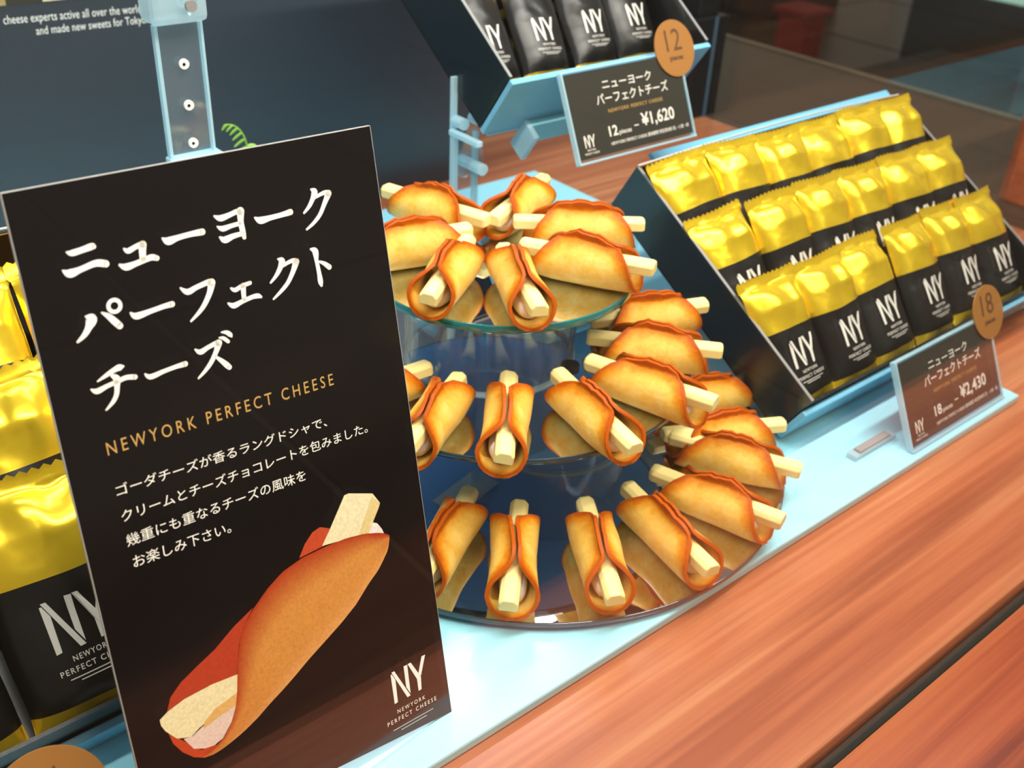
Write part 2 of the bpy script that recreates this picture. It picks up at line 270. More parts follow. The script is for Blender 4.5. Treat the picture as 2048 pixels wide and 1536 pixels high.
def print_mat():
    m = mat('printed_picture', (1, 1, 1, 1), 0.3); n, l, b = nodes(m)
    at = n.new('ShaderNodeAttribute'); at.attribute_name = 'tint'
    tc = n.new('ShaderNodeTexCoord'); nz = n.new('ShaderNodeTexNoise'); nz.inputs['Scale'].default_value = 850; nz.inputs['Detail'].default_value = 4
    l.new(tc.outputs['Object'], nz.inputs[0])
    mr = n.new('ShaderNodeMapRange'); mr.inputs['To Min'].default_value = 0.72; mr.inputs['To Max'].default_value = 1.28; l.new(nz.outputs[0], mr.inputs[0])
    vm = n.new('ShaderNodeVectorMath'); vm.operation = 'SCALE'; l.new(at.outputs['Color'], vm.inputs[0]); l.new(mr.outputs[0], vm.inputs['Scale'])
    l.new(vm.outputs[0], b.inputs['Base Color'])
    return m
m_print = print_mat()

# ---------------------------------------------------------------- lettering
_tc = {}
def glyphs(s, spacing=1.0, bold=0.0):
    key = (s, spacing, bold)
    if key in _tc: return _tc[key]
    cu = bpy.data.curves.new('t', 'FONT'); cu.body = s; cu.size = 1; cu.space_character = spacing; cu.resolution_u = 3; cu.offset = bold
    ob = bpy.data.objects.new('t', cu); C.objects.link(ob)
    bpy.context.view_layer.update()
    me = bpy.data.meshes.new_from_object(ob.evaluated_get(bpy.context.evaluated_depsgraph_get()))
    vs = [v.co.copy() for v in me.vertices]; fs = [tuple(p.vertices) for p in me.polygons]
    bpy.data.objects.remove(ob); bpy.data.curves.remove(cu); bpy.data.meshes.remove(me)
    x0 = min(v.x for v in vs); x1 = max(v.x for v in vs); y0 = min(v.y for v in vs); y1 = max(v.y for v in vs)
    r = ([((v.x - x0) / (x1 - x0), (v.y - y0) / (y1 - y0)) for v in vs], fs, (x1 - x0) / (y1 - y0))
    _tc[key] = r
    return r
def text_on(mb, F, s, a, b, h, lift=0.02, spacing=1.0, bold=0.0):
    """letters laid flat on frame F between baseline points a and b, h tall"""
    g, fs, _ = glyphs(s, spacing, bold)
    a = Vector(a); b = Vector(b); e = b - a; nrm = Vector((-e.y, e.x)).normalized() * h
    mb.add([F[0] + F[1] * (a + e * x + nrm * y).x + F[2] * (a + e * x + nrm * y).y + F[3] * lift for x, y in g], fs)
def poly_on(mb, F, pts, lift=0.02):
    mb.add([F[0] + F[1] * p[0] + F[2] * p[1] + F[3] * lift for p in pts], [tuple(range(len(pts)))])
def stroke_on(mb, F, pts, lift=0.02):
    """tapered brush stroke through (u, v, width) points with round ends"""
    P = []
    n = len(pts)
    for i in range(n - 1):
        p0 = pts[max(i - 1, 0)]; p1 = pts[i]; p2 = pts[i + 1]; p3 = pts[min(i + 2, n - 1)]
        for t in (0, .2, .4, .6, .8):
            P.append([0.5 * ((2 * p1[k]) + (-p0[k] + p2[k]) * t + (2 * p0[k] - 5 * p1[k] + 4 * p2[k] - p3[k]) * t * t + (-p0[k] + 3 * p1[k] - 3 * p2[k] + p3[k]) * t ** 3) for k in range(3)])
    P.append(list(pts[-1])); L = []; Rr = []
    for i, p in enumerate(P):
        a = P[max(i - 1, 0)]; b = P[min(i + 1, len(P) - 1)]
        d = Vector((b[0] - a[0], b[1] - a[1])).normalized(); nn = Vector((-d.y, d.x)) * max(p[2], .01) / 2
        L.append((p[0] + nn.x, p[1] + nn.y)); Rr.append((p[0] - nn.x, p[1] - nn.y))
    q = lambda p, dz=0: F[0] + F[1] * p[0] + F[2] * p[1] + F[3] * lift
    k = len(P)
    mb.add([q(p) for p in L] + [q(p) for p in Rr], [(i, k + i, k + i + 1, i + 1) for i in range(k - 1)])
    for p, s in ((P[0], 1), (P[-1], -1)):
        r = p[2] / 2
        mb.add([q((p[0] + r * cos(a * pi / 6), p[1] + r * sin(a * pi / 6))) for a in range(12)], [tuple(range(12))])
LOGO_RAW = DATA['LOGO']
_lx = [p[0] for P in LOGO_RAW for p in P]; _ly = [p[1] for P in LOGO_RAW for p in P]
LOGO = [[((p[0] - min(_lx)) / (max(_lx) - min(_lx)), (p[1] - min(_ly)) / (max(_lx) - min(_lx))) for p in P] for P in LOGO_RAW]

# ================================================================ the setting
def obox(name, x0, y0, z0, x1, y1, z1, m, parent=None, bevel=0):
    mb = MB().box(x0, y0, z0, x1, y1, z1); return mb.build(name, m, parent, bevel=bevel)
fl = wthing('floor', 'x', 'x', (0, 0, -90)); del fl['label']; del fl['category']; fl['kind'] = 'structure'
k = 0
for ix in range(0, 9):                       # large dark tiles of the mall floor beyond the case
    for iy in range(-3, 7):
        x0, y0 = -120 + ix * 101, iy * 140 - 60
        obox('tile', x0, y0, -91, x0 + 99.2, y0 + 138.6, -90, m_floor, fl)
obox('joint_bed', -300, -600, -93, 900, 1000, -90.8, m_joint, fl)

ct = wthing('counter', 'red-brown wooden counter under the whole display, split by a dark groove', 'counter', (40, 30, -4))
obox('plank', -70, -2, -4, 150, 12.45, 0, m_outer, ct, bevel=0.15)
obox('plank', -70, 13.3, -4, 91.5, 118, 0, m_counter, ct, bevel=0.12)
obox('glass_channel', -70, 12.45, -4, 150, 13.3, -0.9, m_groove, ct)
obox('cabinet_front', -70, 3, -89.9, 91.5, 100, -4.05, m_inner, ct)
obox('end_ledge', 92.5, 13.3, -4, 124, 118, -0.6, m_floor, ct)
obox('ledge_edge', 124, 13.3, -4, 125.2, 118, -0.4, m_joint, ct)

gp = obox('window_1', -70, 12.75, -0.85, 92, 13.0, 75, m_glass); struct(gp)
g2 = obox('window_2', 92.0, 39.5, 0.02, 92.5, 74, 75, m_glass); struct(g2)
g3 = obox('window_3', 92.7, 13.5, 0.02, 93.2, 41.5, 75, m_glass); struct(g3)
cn = obox('added_dark_top', -70, 12.4, 75.1, 93.4, 118, 79, m_canopy); struct(cn)  # unseen top panel, added to keep the mirror plates' reflections dark
wl = obox('added_dark_back', -70, 118.1, -4, 91.5, 120, 79, m_canopy); struct(wl)  # unseen backdrop, added so the mirror plates reflect something dark

po = wthing('corner_post', 'black square metal corner post behind the hanging price card', 'post', (92, 76, 0))
obox('lower_sleeve', 88.3, 74.2, 0, 93.2, 79.2, 10.8, m_post, po, bevel=0.15)
obox('upper_tube', 89.2, 75.0, 10.8, 92.4, 78.4, 75, m_post, po, bevel=0.15)
obox('blue_lit_edge', 91.0, 74.0, 0, 91.3, 74.2, 10.8, m_gr0, po)  # coloured strip standing in for blue light along the post's edge
pt = wthing('orange_partition', 'low orange wooden partition standing beyond the right end of the case', 'partition', (105, 30, 0))
obox('panel', 98, 22, -0.6, 118, 42.6, 11, m_orange, pt, bevel=0.3)
obox('edge_trim', 97.4, 22, 11, 118, 43.0, 12, m_inner, pt, bevel=0.1)

# far shop fittings seen blurred through the end glass
def far_box(name, label, cat, x, y, z, sx, sy, sz, m, m2):
    t = wthing(name, label, cat, (x, y, z))
    obox('body', x - sx / 2, y - sy / 2, z, x + sx / 2, y + sy / 2, z + sz, m, t, bevel=1.5)
    obox('top_board', x - sx / 2 - 2, y - sy / 2 - 2, z + sz, x + sx / 2 + 2, y + sy / 2 + 2, z + sz + 3, m2, t, bevel=.6)
    return t
m_dk = mat('far_dark', sc(40, 34, 26), .6); m_ol = mat('far_olive', sc(96, 86, 48), .6); m_rd = mat('far_red', sc(150, 30, 34), .5)
m_gr = mat('far_grey', sc(78, 76, 70), .5); m_mint = mat('far_mint_light', sc(180, 230, 205), .5, emit=(0.6, 0.95, 0.8, 1), estr=0.55)
far_box('display_cabinet', 'dark low shop cabinet far away at the top edge, beside the red one', 'cabinet', 510, 382, -90, 70, 50, 62, m_dk, m_ol)
far_box('display_cabinet', 'small red shop stand far away at the top edge of the view', 'stand', 430, 300, -90, 16, 16, 20, m_rd, m_rd)
far_box('display_cabinet', 'grey shop counter far away near the top right corner', 'counter', 380, 190, -90, 70, 60, 20, m_gr, m_dk)
far_box('display_cabinet', 'glowing pale green showcase far away in the top right corner', 'showcase', 470, 205, -90, 70, 90, 42, m_dk, m_mint)

# charcoal wall board with its printed text
bd = wthing('advertising_board', 'large charcoal board with a white English slogan at the back of the case', 'board', (28, 74.4, 0))
FB = frame((0, 74, 0), (1, 0, 0), (0, 0, 1), (0, -1, 0))
MB().prism([(-40, 0.02), (56.5, 0.02), (58.6, 8), (62, 30), (62, 46), (-40, 46)], FB, -0.9, 0).build('panel', m_board, bd)
mb = MB()
text_on(mb, FB, 'cheese experts active all over the world', (19.75, 17.98), (28.85, 17.75), .72, spacing=1.02)
text_on(mb, FB, 'and made new sweets for Tokyo.', (21.65, 17.10), (29.2, 17.02), .70, spacing=1.02)
mb.build('lettering', m_white, bd)
cols = [sc(214, 205, 150), sc(235, 235, 240), sc(176, 150, 96), sc(60, 58, 50), sc(225, 215, 160)]
strip = []; 
rnd = random.Random(3)
vs = []; fs = []; cc = []
x = 5.0
while x < 31:
    w_ = rnd.uniform(.5, 1.6); c_ = rnd.choice(cols)
    n0 = len(vs); vs += [(x, 73.98, 19.3), (x + w_, 73.98, 19.3), (x + w_, 73.98, 27), (x, 73.98, 27)]
    fs.append((n0, n0 + 1, n0 + 2, n0 + 3)); cc += [c_] * 4; x += w_
org = Vector((28, 74.4, 0))
mesh_obj('photo_strip', [Vector(v) - org for v in vs], fs, m_print, bd, cols=cc)

# frosted cyan platform
pf = obox('display_platform', -46, 22.2, 0.0, 63.2, 70.5, 0.6, m_cyan, bevel=0.12)
tag(pf, 'wide frosted cyan acrylic sheet lying on the wood under the whole display', 'platform')

# ================================================================ poster
uu = Vector((0.99820947, 0.03523252, -0.0483377)); vv = Vector((0.03774088, 0.25596826, 0.96594818)); nn = uu.cross(vv)
FP = frame((18.335, 23.899, 0.78), uu, vv, nn)
ps = wthing('poster', 'tall black poster with big white katakana and a picture of a rolled biscuit', 'poster', (12, 24, 0.6))
cr = [tuple(c) for c in DATA['CORN']]
MB().prism([cr[0], cr[1], cr[2], cr[3]], FP, -0.14, 0).build('card', m_poster, ps)
e = MB()
for a, b in ((cr[0], cr[1]), (cr[1], cr[2]), (cr[2], cr[3])):
    A = Vector(a); B = Vector(b); d = (B - A).normalized(); nrm = Vector((d.y, -d.x)) * 0.018
    e.prism([tuple(A), tuple(A + nrm), tuple(B + nrm), tuple(B)], FP, -0.14, -0.005)
e.build('cut_edge', m_edgepaper, ps)
mb = MB()
for s in DATA['STROKES']: stroke_on(mb, FP, s, 0.008)
u, v, r, w_ = DATA['RING']
ring = []
n0 = 24
vs = [FP[0] + FP[1] * (u + (r + s * w_ / 2) * cos(a * 2 * pi / n0)) + FP[2] * (v + (r + s * w_ / 2) * sin(a * 2 * pi / n0)) + FP[3] * 0.008 for s in (-1, 1) for a in range(n0)]
mb.add(vs, [(a, (a + 1) % n0, (a + 1) % n0 + n0, a + n0) for a in range(n0)])
mb.build('title_lettering', m_white, ps)
mg = MB(); mw = MB(); ml = MB()
for s, a, b, h, c in DATA['TEXTS']:
    jp = ord(s[0]) > 1000
    sp = 1.0 if jp else 1.45
    text_on(mg if c == 'gold' else (mw if jp else ml), FP, s, (a[0], a[1]), (b[0], b[1]), h * (1.0 if not jp else .98), 0.008, sp, 0.0)
for P in DATA['LOGO']: poly_on(ml, FP, P, 0.008)
for a, b in DATA['LINES']:
    a = Vector(a); b = Vector(b); poly_on(ml, FP, [tuple(a), tuple(b), (b.x, b.y + .022), (a.x, a.y + .022)], 0.008)
mg.build('gold_lettering', m_goldink, ps); mw.build('small_lettering', m_white, ps)
# printed picture of a biscuit (flat print)
vs = []; fs = []; cc = []
def lerp(a, b, t): return tuple(a[i] + (b[i] - a[i]) * t for i in range(len(a)))
def resample(P, n):
    P = [Vector(p) for p in P]; d = [0]
    for i in range(1, len(P)): d.append(d[-1] + (P[i] - P[i - 1]).length)
    out = []
    for k in range(n):
        t = d[-1] * k / (n - 1); i = 0
        while i < len(P) - 2 and d[i + 1] < t: i += 1
        out.append(P[i].lerp(P[i + 1], (t - d[i]) / max(d[i + 1] - d[i], 1e-9)))
    return out
def addpoly(P, c, lift):
    n0 = len(vs); P = list(P)
    for p in P: vs.append(FP[0] + FP[1] * p[0] + FP[2] * p[1] + FP[3] * lift); cc.append(c)
    fs.append(tuple(range(n0, n0 + len(P))))
red = sc(186, 62, 34); PIC = DATA['PIC']
addpoly(PIC['lobe'], sc(196, 74, 40), 0.006); addpoly(PIC['red_left'], red, 0.006); addpoly(PIC['lip'], sc(200, 70, 34), 0.006)
addpoly(PIC['cream_up'], sc(240, 232, 222), 0.008)
addpoly(PIC['stick_up'], sc(240, 228, 184), 0.010); addpoly(PIC['stick_up_side'], sc(228, 206, 142), 0.012)
addpoly(PIC['cream'], sc(236, 206, 190), 0.008); addpoly(PIC['stick_low'], sc(244, 228, 178), 0.010); addpoly(PIC['stick_side'], sc(232, 180, 104), 0.012)
ed = resample(DATA['PIC_EDGE'], 60); ou = resample(DATA['PIC_OUT'], 60); nv = 22; n0 = len(vs)
for i in range(60):
    for j in range(nv):
        t = j / (nv - 1); p = ed[i].lerp(ou[i], t); g = abs(i / 59 - .5) * 2
        t2 = t + 0.05 * sin(i * 1.7) * t * (1 - t)
        e1 = max(0, 1 - t2 / (0.34 + .12 * g)); e2 = max(0, 1 - (1 - i / 59 if i > 30 else i / 59) / 0.10) * .5
        k = min(1, e1 ** .8 + e2)
        c = lerp(sc(214, 142, 66), sc(176, 58, 26), k)
        if t > .82: c = lerp(c, sc(226, 158, 90), (t - .82) / .18)
        c = lerp(c, sc(200, 92, 40), max(0, (i / 59 - .62)) * 1.2 * (1 - t * .4))
        vs.append(FP[0] + FP[1] * p[0] + FP[2] * p[1] + FP[3] * 0.016); cc.append(c)
for i in range(59):
    for j in range(nv - 1):
        a = n0 + i * nv + j; fs.append((a, a + 1, a + nv + 1, a + nv))
mesh_obj('biscuit_picture', [Vector(v) - Vector((12, 24, 0.6)) for v in vs], fs, m_print, ps, cols=cc)
ml.build('logo_print', m_white, ps)
MB().prism([(-8, 0), (-7.4, 0), (-7.4, 10), (-8, 10)], frame(FP[0] - nn * .2, uu, vv, nn), -0.1, 0.05).build('rear_strut', m_acryl, ps)

# ================================================================ three-tier mirror stand
TI = [(33.33, 36.28, 1.2, 14.35), (32.93, 38.11, 6.4, 10.11), (33.69, 39.95, 11.1, 7.47)]
ts = wthing('tier_stand', 'three-tier cake stand of round mirror plates on clear tubes, full of rolled biscuits', 'stand', (33.3, 36.3, 0.6))
for i, (cx, cy, z, r) in enumerate(TI):
    pm = [m_gedge2, m_gedge2, m_gedge][i]
    p = MB().disc(cx, cy, z - [.3, .32, .46][i], z - 0.02, r, 128).build('plate', pm, ts, smooth=True, bevel=0.05)
    p['label'] = ['large bottom mirror plate', 'middle mirror plate', 'small top mirror plate with green glass edge'][i]
    q = MB().disc(cx, cy, z - 0.03, z, r - 0.06, 128).build('mirror_face', m_mirror, ts, smooth=True)
    q = MB().disc(cx, cy, z - [.34, .36, .50][i], z - [.3, .32, .46][i], r - 0.25, 96).build('backing', m_under, ts, smooth=True)
def tube_wall(cx, cy, z0, z1, r, name):
    MB().lathe([(r, z0 + .05), (r, z1 - .05), (r - .22, z1 - .05), (r - .22, z0 + .05)], cx, cy, 96).build(name, m_tube, ts, smooth=True)
    MB().lathe([(r + .03, z0), (r + .03, z0 + .10), (r - .25, z0 + .10), (r - .25, z0)], cx, cy, 96).build('tube_rim', m_acryl_edge, ts, smooth=True)
tube_wall(35.2, 36.6, 1.2, 5.9, 4.55, 'clear_tube')
tube_wall(32.2, 38.9, 6.4, 10.6, 4.75, 'clear_tube')
hp = wthing; 
MB().disc(34.7, 34.9, 6.4, 6.6, 0.5, 24).build('rubber_cap', m_groove, ts, smooth=True)
MB().disc(33.3, 36.3, 0.6, 0.72, 5.0, 48).build('foot', m_acryl, ts, smooth=True)
MB().add([(29.5, 38, 5.88), (33.5, 39, 5.88), (33.2, 41, 5.88), (29.2, 40, 5.88)], [(0, 1, 2, 3)]).build('underside_label', m_edgepaper, ts)

# ---------------------------------------------------------------- rolled biscuits
def biscuit_meshes(seed):
    rnd = random.Random(seed)
    A = 3.02 + rnd.uniform(-.08, .1); Bm = 3.66 + rnd.uniform(-.07, .1); rr = .96 + rnd.uniform(-.03, .03)
    th = R(138 + rnd.uniform(-2, 2)); s1 = rr * th
    px, pz = rr * sin(th), rr - rr * cos(th); gap = 0.05
    L2 = (px - gap) / -cos(th)                       # straight run up to the pinch
    ph = [rnd.uniform(0, 6) for _ in range(6)]
    def P(a, s):
        sg = 1 if s >= 0 else -1; s = abs(s); e = abs(a) / A
        if s < s1: y, z = rr * sin(s / rr), rr - rr * cos(s / rr)
        elif s < s1 + L2:
            t = (s - s1); y, z = px + cos(th) * t, pz + sin(th) * t
        else:
            t = s - s1 - L2; y, z = gap + t * t * .06, pz + sin(th) * L2 + t * .82
        # ease the pinch and let the free ends spring open
        op = max(0, (e - .42) / .58) ** 2.2
        y += op * .45 * min(1, max(0, (s - 1.3) / 1.3)) + (.55 * max(0, -a / A - .35) ** 1.1 * min(1, max(0, s - 2.0)))
        y *= 1 + .05 * sin(a * 1.3 + ph[0])
        zz = z + .05 * sin(a * 2.1 + ph[1]) * min(1, z) + .16 * e ** 3 * (1 - min(1, z / 2))
        yy = sg * y + 0.13 * sin(a * .9 + ph[2]) * min(1, max(0, (z - 1.6)))
        return Vector((a, yy, zz))
    na, ns = 34, 46; vs = []; cc = []
    for i in range(na + 1):
        a = -cos(pi * i / na) * A * .999
        b = Bm * max(0.0, 1 - (abs(a) / A) ** 2.0) ** 0.5
        b = max(b, .02)
        wob = 1 + .018 * sin(a * 5 + ph[3]) + .012 * sin(a * 11 + ph[4])
        for j in range(ns + 1):
            t = -1 + 2 * j / ns; s = t * b * wob
            vs.append(P(a, s))
            d1 = b - abs(s); d2 = (A - abs(a)) * .9 + .25 * abs(s)
            d = min(d1, d1 * .35 + d2)
            k = max(0, 1 - d / 1.25) ** 1.3
            k = k * .78 + .0 + .14 * min(1, abs(s) / 3)
            cc.append((k, k, k, 1))
    fs = [(i * (ns + 1) + j, (i + 1) * (ns + 1) + j, (i + 1) * (ns + 1) + j + 1, i * (ns + 1) + j + 1) for i in range(na) for j in range(ns)]
    o = mesh_obj('biscuit_shell', vs, fs, m_cookie, None, True, cols=cc)
    md = o.modifiers.new('s', 'SOLIDIFY'); md.thickness = .17 * K; md.offset = -1
    md2 = o.modifiers.new('b', 'BEVEL'); md2.width = .05 * K; md2.segments = 2; md2.limit_method = 'ANGLE'; md2.angle_limit = R(60)
    bpy.context.view_layer.update()
    me = bpy.data.meshes.new_from_object(o.evaluated_get(bpy.context.evaluated_depsgraph_get()))
    for p in me.polygons: p.use_smooth = True
    o.modifiers.clear(); o.data = me
    zmin = min(v.co.z for v in me.vertices)
    for v in me.vertices: v.co.z -= zmin
    # cream: a soft roll with bulging ends
    mb = MB(); path = []; rad = []
    nn_ = 18
    for i in range(nn_ + 1):
        t = -1 + 2 * i / nn_; x = t * 2.45
        path.append((x, .04 * sin(x * 2 + ph[5]), .90 + .05 * sin(x * 3 + ph[0]))); rad.append(max(.06, .68 * (1 - abs(t) ** 6) ** .5))
    mb.tube(path, rad, 20)
    cr = mb.build('cream_filling', m_cream, None, smooth=True)
    # cheese chocolate bar: long bar, bevelled crown and pointed ends
    h, w = .34, .46; L = 3.65
    prof = [(-w, -h), (w, -h), (w, .14), (w - .2, h), (-w + .2, h), (-w, .14)]
    vs = []; fs = []
    xs = [(-L, .86), (-L + .16, 1), (L - .16, 1), (L, .86)]
    for x, k in xs:
        for y, z in prof: vs.append((x, y * k, z * k))
    for i in range(3):
        for j in range(6): fs.append((i * 6 + j, i * 6 + (j + 1) % 6, (i + 1) * 6 + (j + 1) % 6, (i + 1) * 6 + j))
    fs += [tuple(range(6))[::-1], tuple(range(18, 24))]
    st = MB().add(vs, fs).build('cheese_stick', m_cheese, None, bevel=0.045)
    roll = rnd.uniform(-10, 10)
    return o, cr, st, roll
CK = DATA['CK']
LBL = {
'T1': 'large rolled biscuit on the top plate, broadside, at its front right edge',
'T2': 'rolled biscuit on the top plate directly behind the large broadside front right one',
'T3': 'small-looking rolled biscuit at the back of the top plate, below the clear riser',
'T4': 'rolled biscuit at the back left of the top plate, stick against the charcoal board',
'T5': 'rolled biscuit on the top plate half covered by the poster edge',
'T6': 'rolled biscuit on the top plate, open end to the front, the one nearer the poster',
'T7': 'rolled biscuit on the top plate, open end straight to the front, right of its twin',
'M1': 'rolled biscuit on the middle plate showing its round open end straight to the front',
'M2': 'rolled biscuit on the middle plate beside the black rubber cap, open end turned front right',
'M3': 'broadside rolled biscuit on the middle plate overhanging its right front edge',
'M4': 'rolled biscuit on the middle plate, second from the back on the right, stick level',
'M5': 'rearmost rolled biscuit on the right of the middle plate, stick against the black box side',
'M6': 'rolled biscuit on the middle plate cut off by the poster, lower of the two there',
'M7': 'dark little-seen rolled biscuit on the middle plate, mostly hidden by the poster',
'B1': 'rolled biscuit on the bottom plate with its keyhole-shaped open end straight to the front',
'B2': 'rolled biscuit on the bottom plate, slightly turned, right of the straight front one',
'B3': 'rolled biscuit on the bottom plate at its front right, bar end hanging over the rim',
'B4': 'broadside rolled biscuit on the bottom plate, third from the box on the right rim',
'B5': 'rolled biscuit on the bottom plate whose level bar sticks out furthest over the platform',
'B6': 'rolled biscuit on the bottom plate just under the overhanging middle-plate one',
'B7': 'rearmost rolled biscuit of the bottom plate, tucked in beside the black box',
'B8': 'rolled biscuit on the bottom plate partly covered by the poster edge'}
PROTO = [biscuit_meshes(s) for s in (1, 2, 3, 4, 5)]
used = set()
TN = {'T': ('biscuits on the top plate', 2), 'M': ('biscuits on the middle plate', 1), 'B': ('biscuits on the bottom plate', 0)}
for i, (k, (x, y, a)) in enumerate(CK.items()):
    rnd = random.Random(i + 50); g, ti = TN[k[0]]; z = TI[ti][2]
    t = thing('rolled_biscuit', LBL[k], 'biscuit', (x, y, z + .01), R(a), g)
    sh, cr_, st, roll = PROTO[i % 5]
    for src in (sh, cr_, st):
        first = src.name not in used
        o = src if first else src.copy()
        if first: used.add(src.name)
        else: C.objects.link(o)
        o.parent = t
        if o.name.startswith('cheese_stick'):
            o.location = Vector((rnd.uniform(-.15, .15), rnd.uniform(-.04, .04), 1.58)) * K
            o.rotation_euler = (R(rnd.uniform(-10, 10)), R(-.5 + rnd.uniform(-1, 1)), R(rnd.uniform(-3, 3)))

# ================================================================ foil pouches and their trays
def pouch_parts(seed, W=4.75, L=8.3, TT=.60, TB=.10):
    """local: x across, y up the pouch, z out of its face"""
    rnd = random.Random(seed); ph = [rnd.uniform(0, 6) for _ in range(10)]
    def surf(s, t, side):
        y = t * L
        seal_top = t > .93; 
        k = min(1, t / .12) * min(1, max(0, (.93 - t)) / .16); k = k ** .55
        th = 1.05 * k * max(0, 1 - abs(s) ** 2.6) ** .6
        wr = 0
        if t > .5:
            q = max(0, (t - .5) / .43); q = min(q, 1)
            wr = .16 * (sin(s * 7 + ph[0] + 2 * q) * q + .7 * abs(sin(s * 4.2 + ph[1] - q * 2)) * q) * (1 - .8 * (t > .93)) * (1 - abs(s) ** 3)
            wr += .10 * sin(s * 3 + t * 19 + ph[2]) * (1 - abs(s)) * (t < .93)
        if t < .2: wr += .10 * sin(s * 6 + ph[3]) * (1 - t / .2)
        wr += .04 * sin(s * 2.5 + t * 8 + ph[4])
        if seal_top: wr = .035 * sin(t * L * 26) + .05 * sin(s * 5 + ph[5])
        w = W / 2 * (1 - .05 * k + .02 * sin(t * 9 + ph[6]) + (.04 if t > .93 else 0))
        z = (th + wr * (1 if side > 0 else -.4)) if side > 0 else -th * .6 + wr * .3
        return (s * w, y + .05 * sin(s * 3 + ph[7]) * t, z)
    def grid(t0, t1, nt, name, m, zig=0):
        vs = []; fs = []; ns = 26
        for side in (1, -1):
            n0 = len(vs)
            for j in range(nt + 1):
                t = t0 + (t1 - t0) * j / nt
                for i in range(ns + 1):
                    s = -1 + 2 * i / ns; x, y, z = surf(s, t, side)
                    if zig == 1 and j == nt: y += (.13 if i % 2 else 0)
                    if zig == -1 and j == 0: y -= (.1 if i % 2 else 0)
                    vs.append((x, y, z))
            for j in range(nt):
                for i in range(ns):
                    a = n0 + j * (ns + 1) + i; q = (a, a + 1, a + ns + 2, a + ns + 1)
                    fs.append(q if side > 0 else q[::-1])
        return mesh_obj(name, vs, fs, m, None, True)
    top = grid(TT, 1, 22, 'foil_top', m_gold, 1); body = grid(TB, TT, 16, 'pouch_body', m_pouch); bot = grid(0, TB, 6, 'foil_bottom', m_gold, -1)
    # print follows the bulge of the pouch
    mb = MB()
    def on(u, v):
        s = u / (W / 2); x, y, z = surf(max(-1, min(1, s)), v / L, 1); return (u, v, z + .035)
    lw = 2.05; ox, oy = -lw / 2, 2.55
    for P in LOGO:
        rs = []
        for a_, b_ in zip(P, P[1:] + P[:1]):
            for q in range(3): rs.append((a_[0] + (b_[0] - a_[0]) * q / 3, a_[1] + (b_[1] - a_[1]) * q / 3))
        cx = sum(p[0] for p in rs) / len(rs); cy = sum(p[1] for p in rs) / len(rs)
        mb.add([on(ox + p[0] * lw, oy + p[1] * lw) for p in rs] , [tuple(range(len(rs)))])
    for s_, x0, x1, y0, h in (('NEWYORK', -.62, .62, 2.18, .19), ('PERFECT CHEESE', -1.12, 1.12, 1.84, .19)):
        g, f_, _ = glyphs(s_, 1.25, .01)
        mb.add([on(x0 + (x1 - x0) * gx, y0 + h * gy) for gx, gy in g], f_)
    for x0, x1, y0 in ((-.9, .9, 1.66), (-.6, .6, 1.54)):
        n0 = 8; vs = [on(x0 + (x1 - x0) * i / n0, y0 + d) for d in (0, .035) for i in range(n0 + 1)]
        mb.add(vs, [(i, i + 1, i + n0 + 2, i + n0 + 1) for i in range(n0)])
    lg = mb.build('logo_print', m_bagwhite, None)
    return [body, top, bot, lg]
PP = [pouch_parts(s) for s in (11, 12, 13, 14, 15, 16)] + [pouch_parts(s, 4.75, 8.8, .72, .055) for s in (21, 22, 23)]
pused = set()
def place_pouch(idx, label, group, F, u, v, w, ang, scale=1.0, roll=0.0, yaw=0.0):
    """F: tray frame; the pouch stands at (u, v, w) leaning ang degrees off the tray's opening plane"""
    o0 = F[0] + F[1] * u + F[2] * v + F[3] * w
    ey = (F[2] * cos(R(ang)) + F[3] * sin(R(ang))); ex = F[1] * cos(R(yaw)) + F[3] * sin(R(yaw)); ex = (ex + ey * sin(R(roll))).normalized()
    ey = (ey - ex * ey.dot(ex)).normalized(); ez = ex.cross(ey)
    t = thing('foil_pouch', label, 'pouch', (0, 0, 0), 0, group)
    m = Matrix((ex, ey, ez)).transposed().to_4x4(); m.translation = o0 * K
    t.matrix_world = m @ Matrix.Scale(scale, 4)
    for src in PP[idx]:
        if src.name in pused: o = src.copy(); C.objects.link(o)
        else: o = src; pused.add(src.name)
        o.parent = t
def tray(name, label, F, W, L, D, group, org, liner=True):
    """open carton: F origin at the lower left corner of the opening, ex right, ey up the slope, ez out"""
    t = wthing(name, label, 'box', org, group); th = .16

    MB().fbox(F, 0, 0, -D, W, L, -D + th).build('base_panel', m_black, t)
    MB().fbox(F, 0, 0, -D + th, th, L, 0).build('side_panel', m_teal, t)
    MB().fbox(F, W - th, 0, -D + th, W, L, 0).build('side_panel', m_black, t)
    MB().fbox(F, th, 0, -D + th, W - th, th, -.6).build('front_panel', m_black, t)
    MB().fbox(F, th, L - th, -D + th, W - th, L, 0.1).build('back_panel', m_black, t)
    if liner: MB().fbox(F, th, L - th - .08, -D + th, W - th, L - th, 0.25).build('gold_lining', m_bronze, t)
    # pale cut edge of the carton round the opening; the back one bows up
    n = 16; pts = []
    for i in range(n + 1):
        x = W * i / n; b = .55 * sin(pi * min(1, i / n * 1.0)) if liner else 0
        pts.append(F[0] + F[1] * x + F[2] * (L - .05) + F[3] * (.12 + b))
    MB().tube(pts, .07, 6).build('rim', m_edgepaper, t)
    MB().fbox(F, -.02, 0, 0, th + .02, L, .05).build('rim', m_rim, t)
    MB().fbox(F, W - th - .02, 0, 0, W + .02, L, .05).build('rim', m_rim, t)
    return t
def tilt(o, deg): return frame(o, (1, 0, 0), (0, cos(R(deg)), sin(R(deg))), (0, -sin(R(deg)), cos(R(deg))))
ORD = ['first', 'second', 'third', 'fourth', 'fifth', 'sixth']
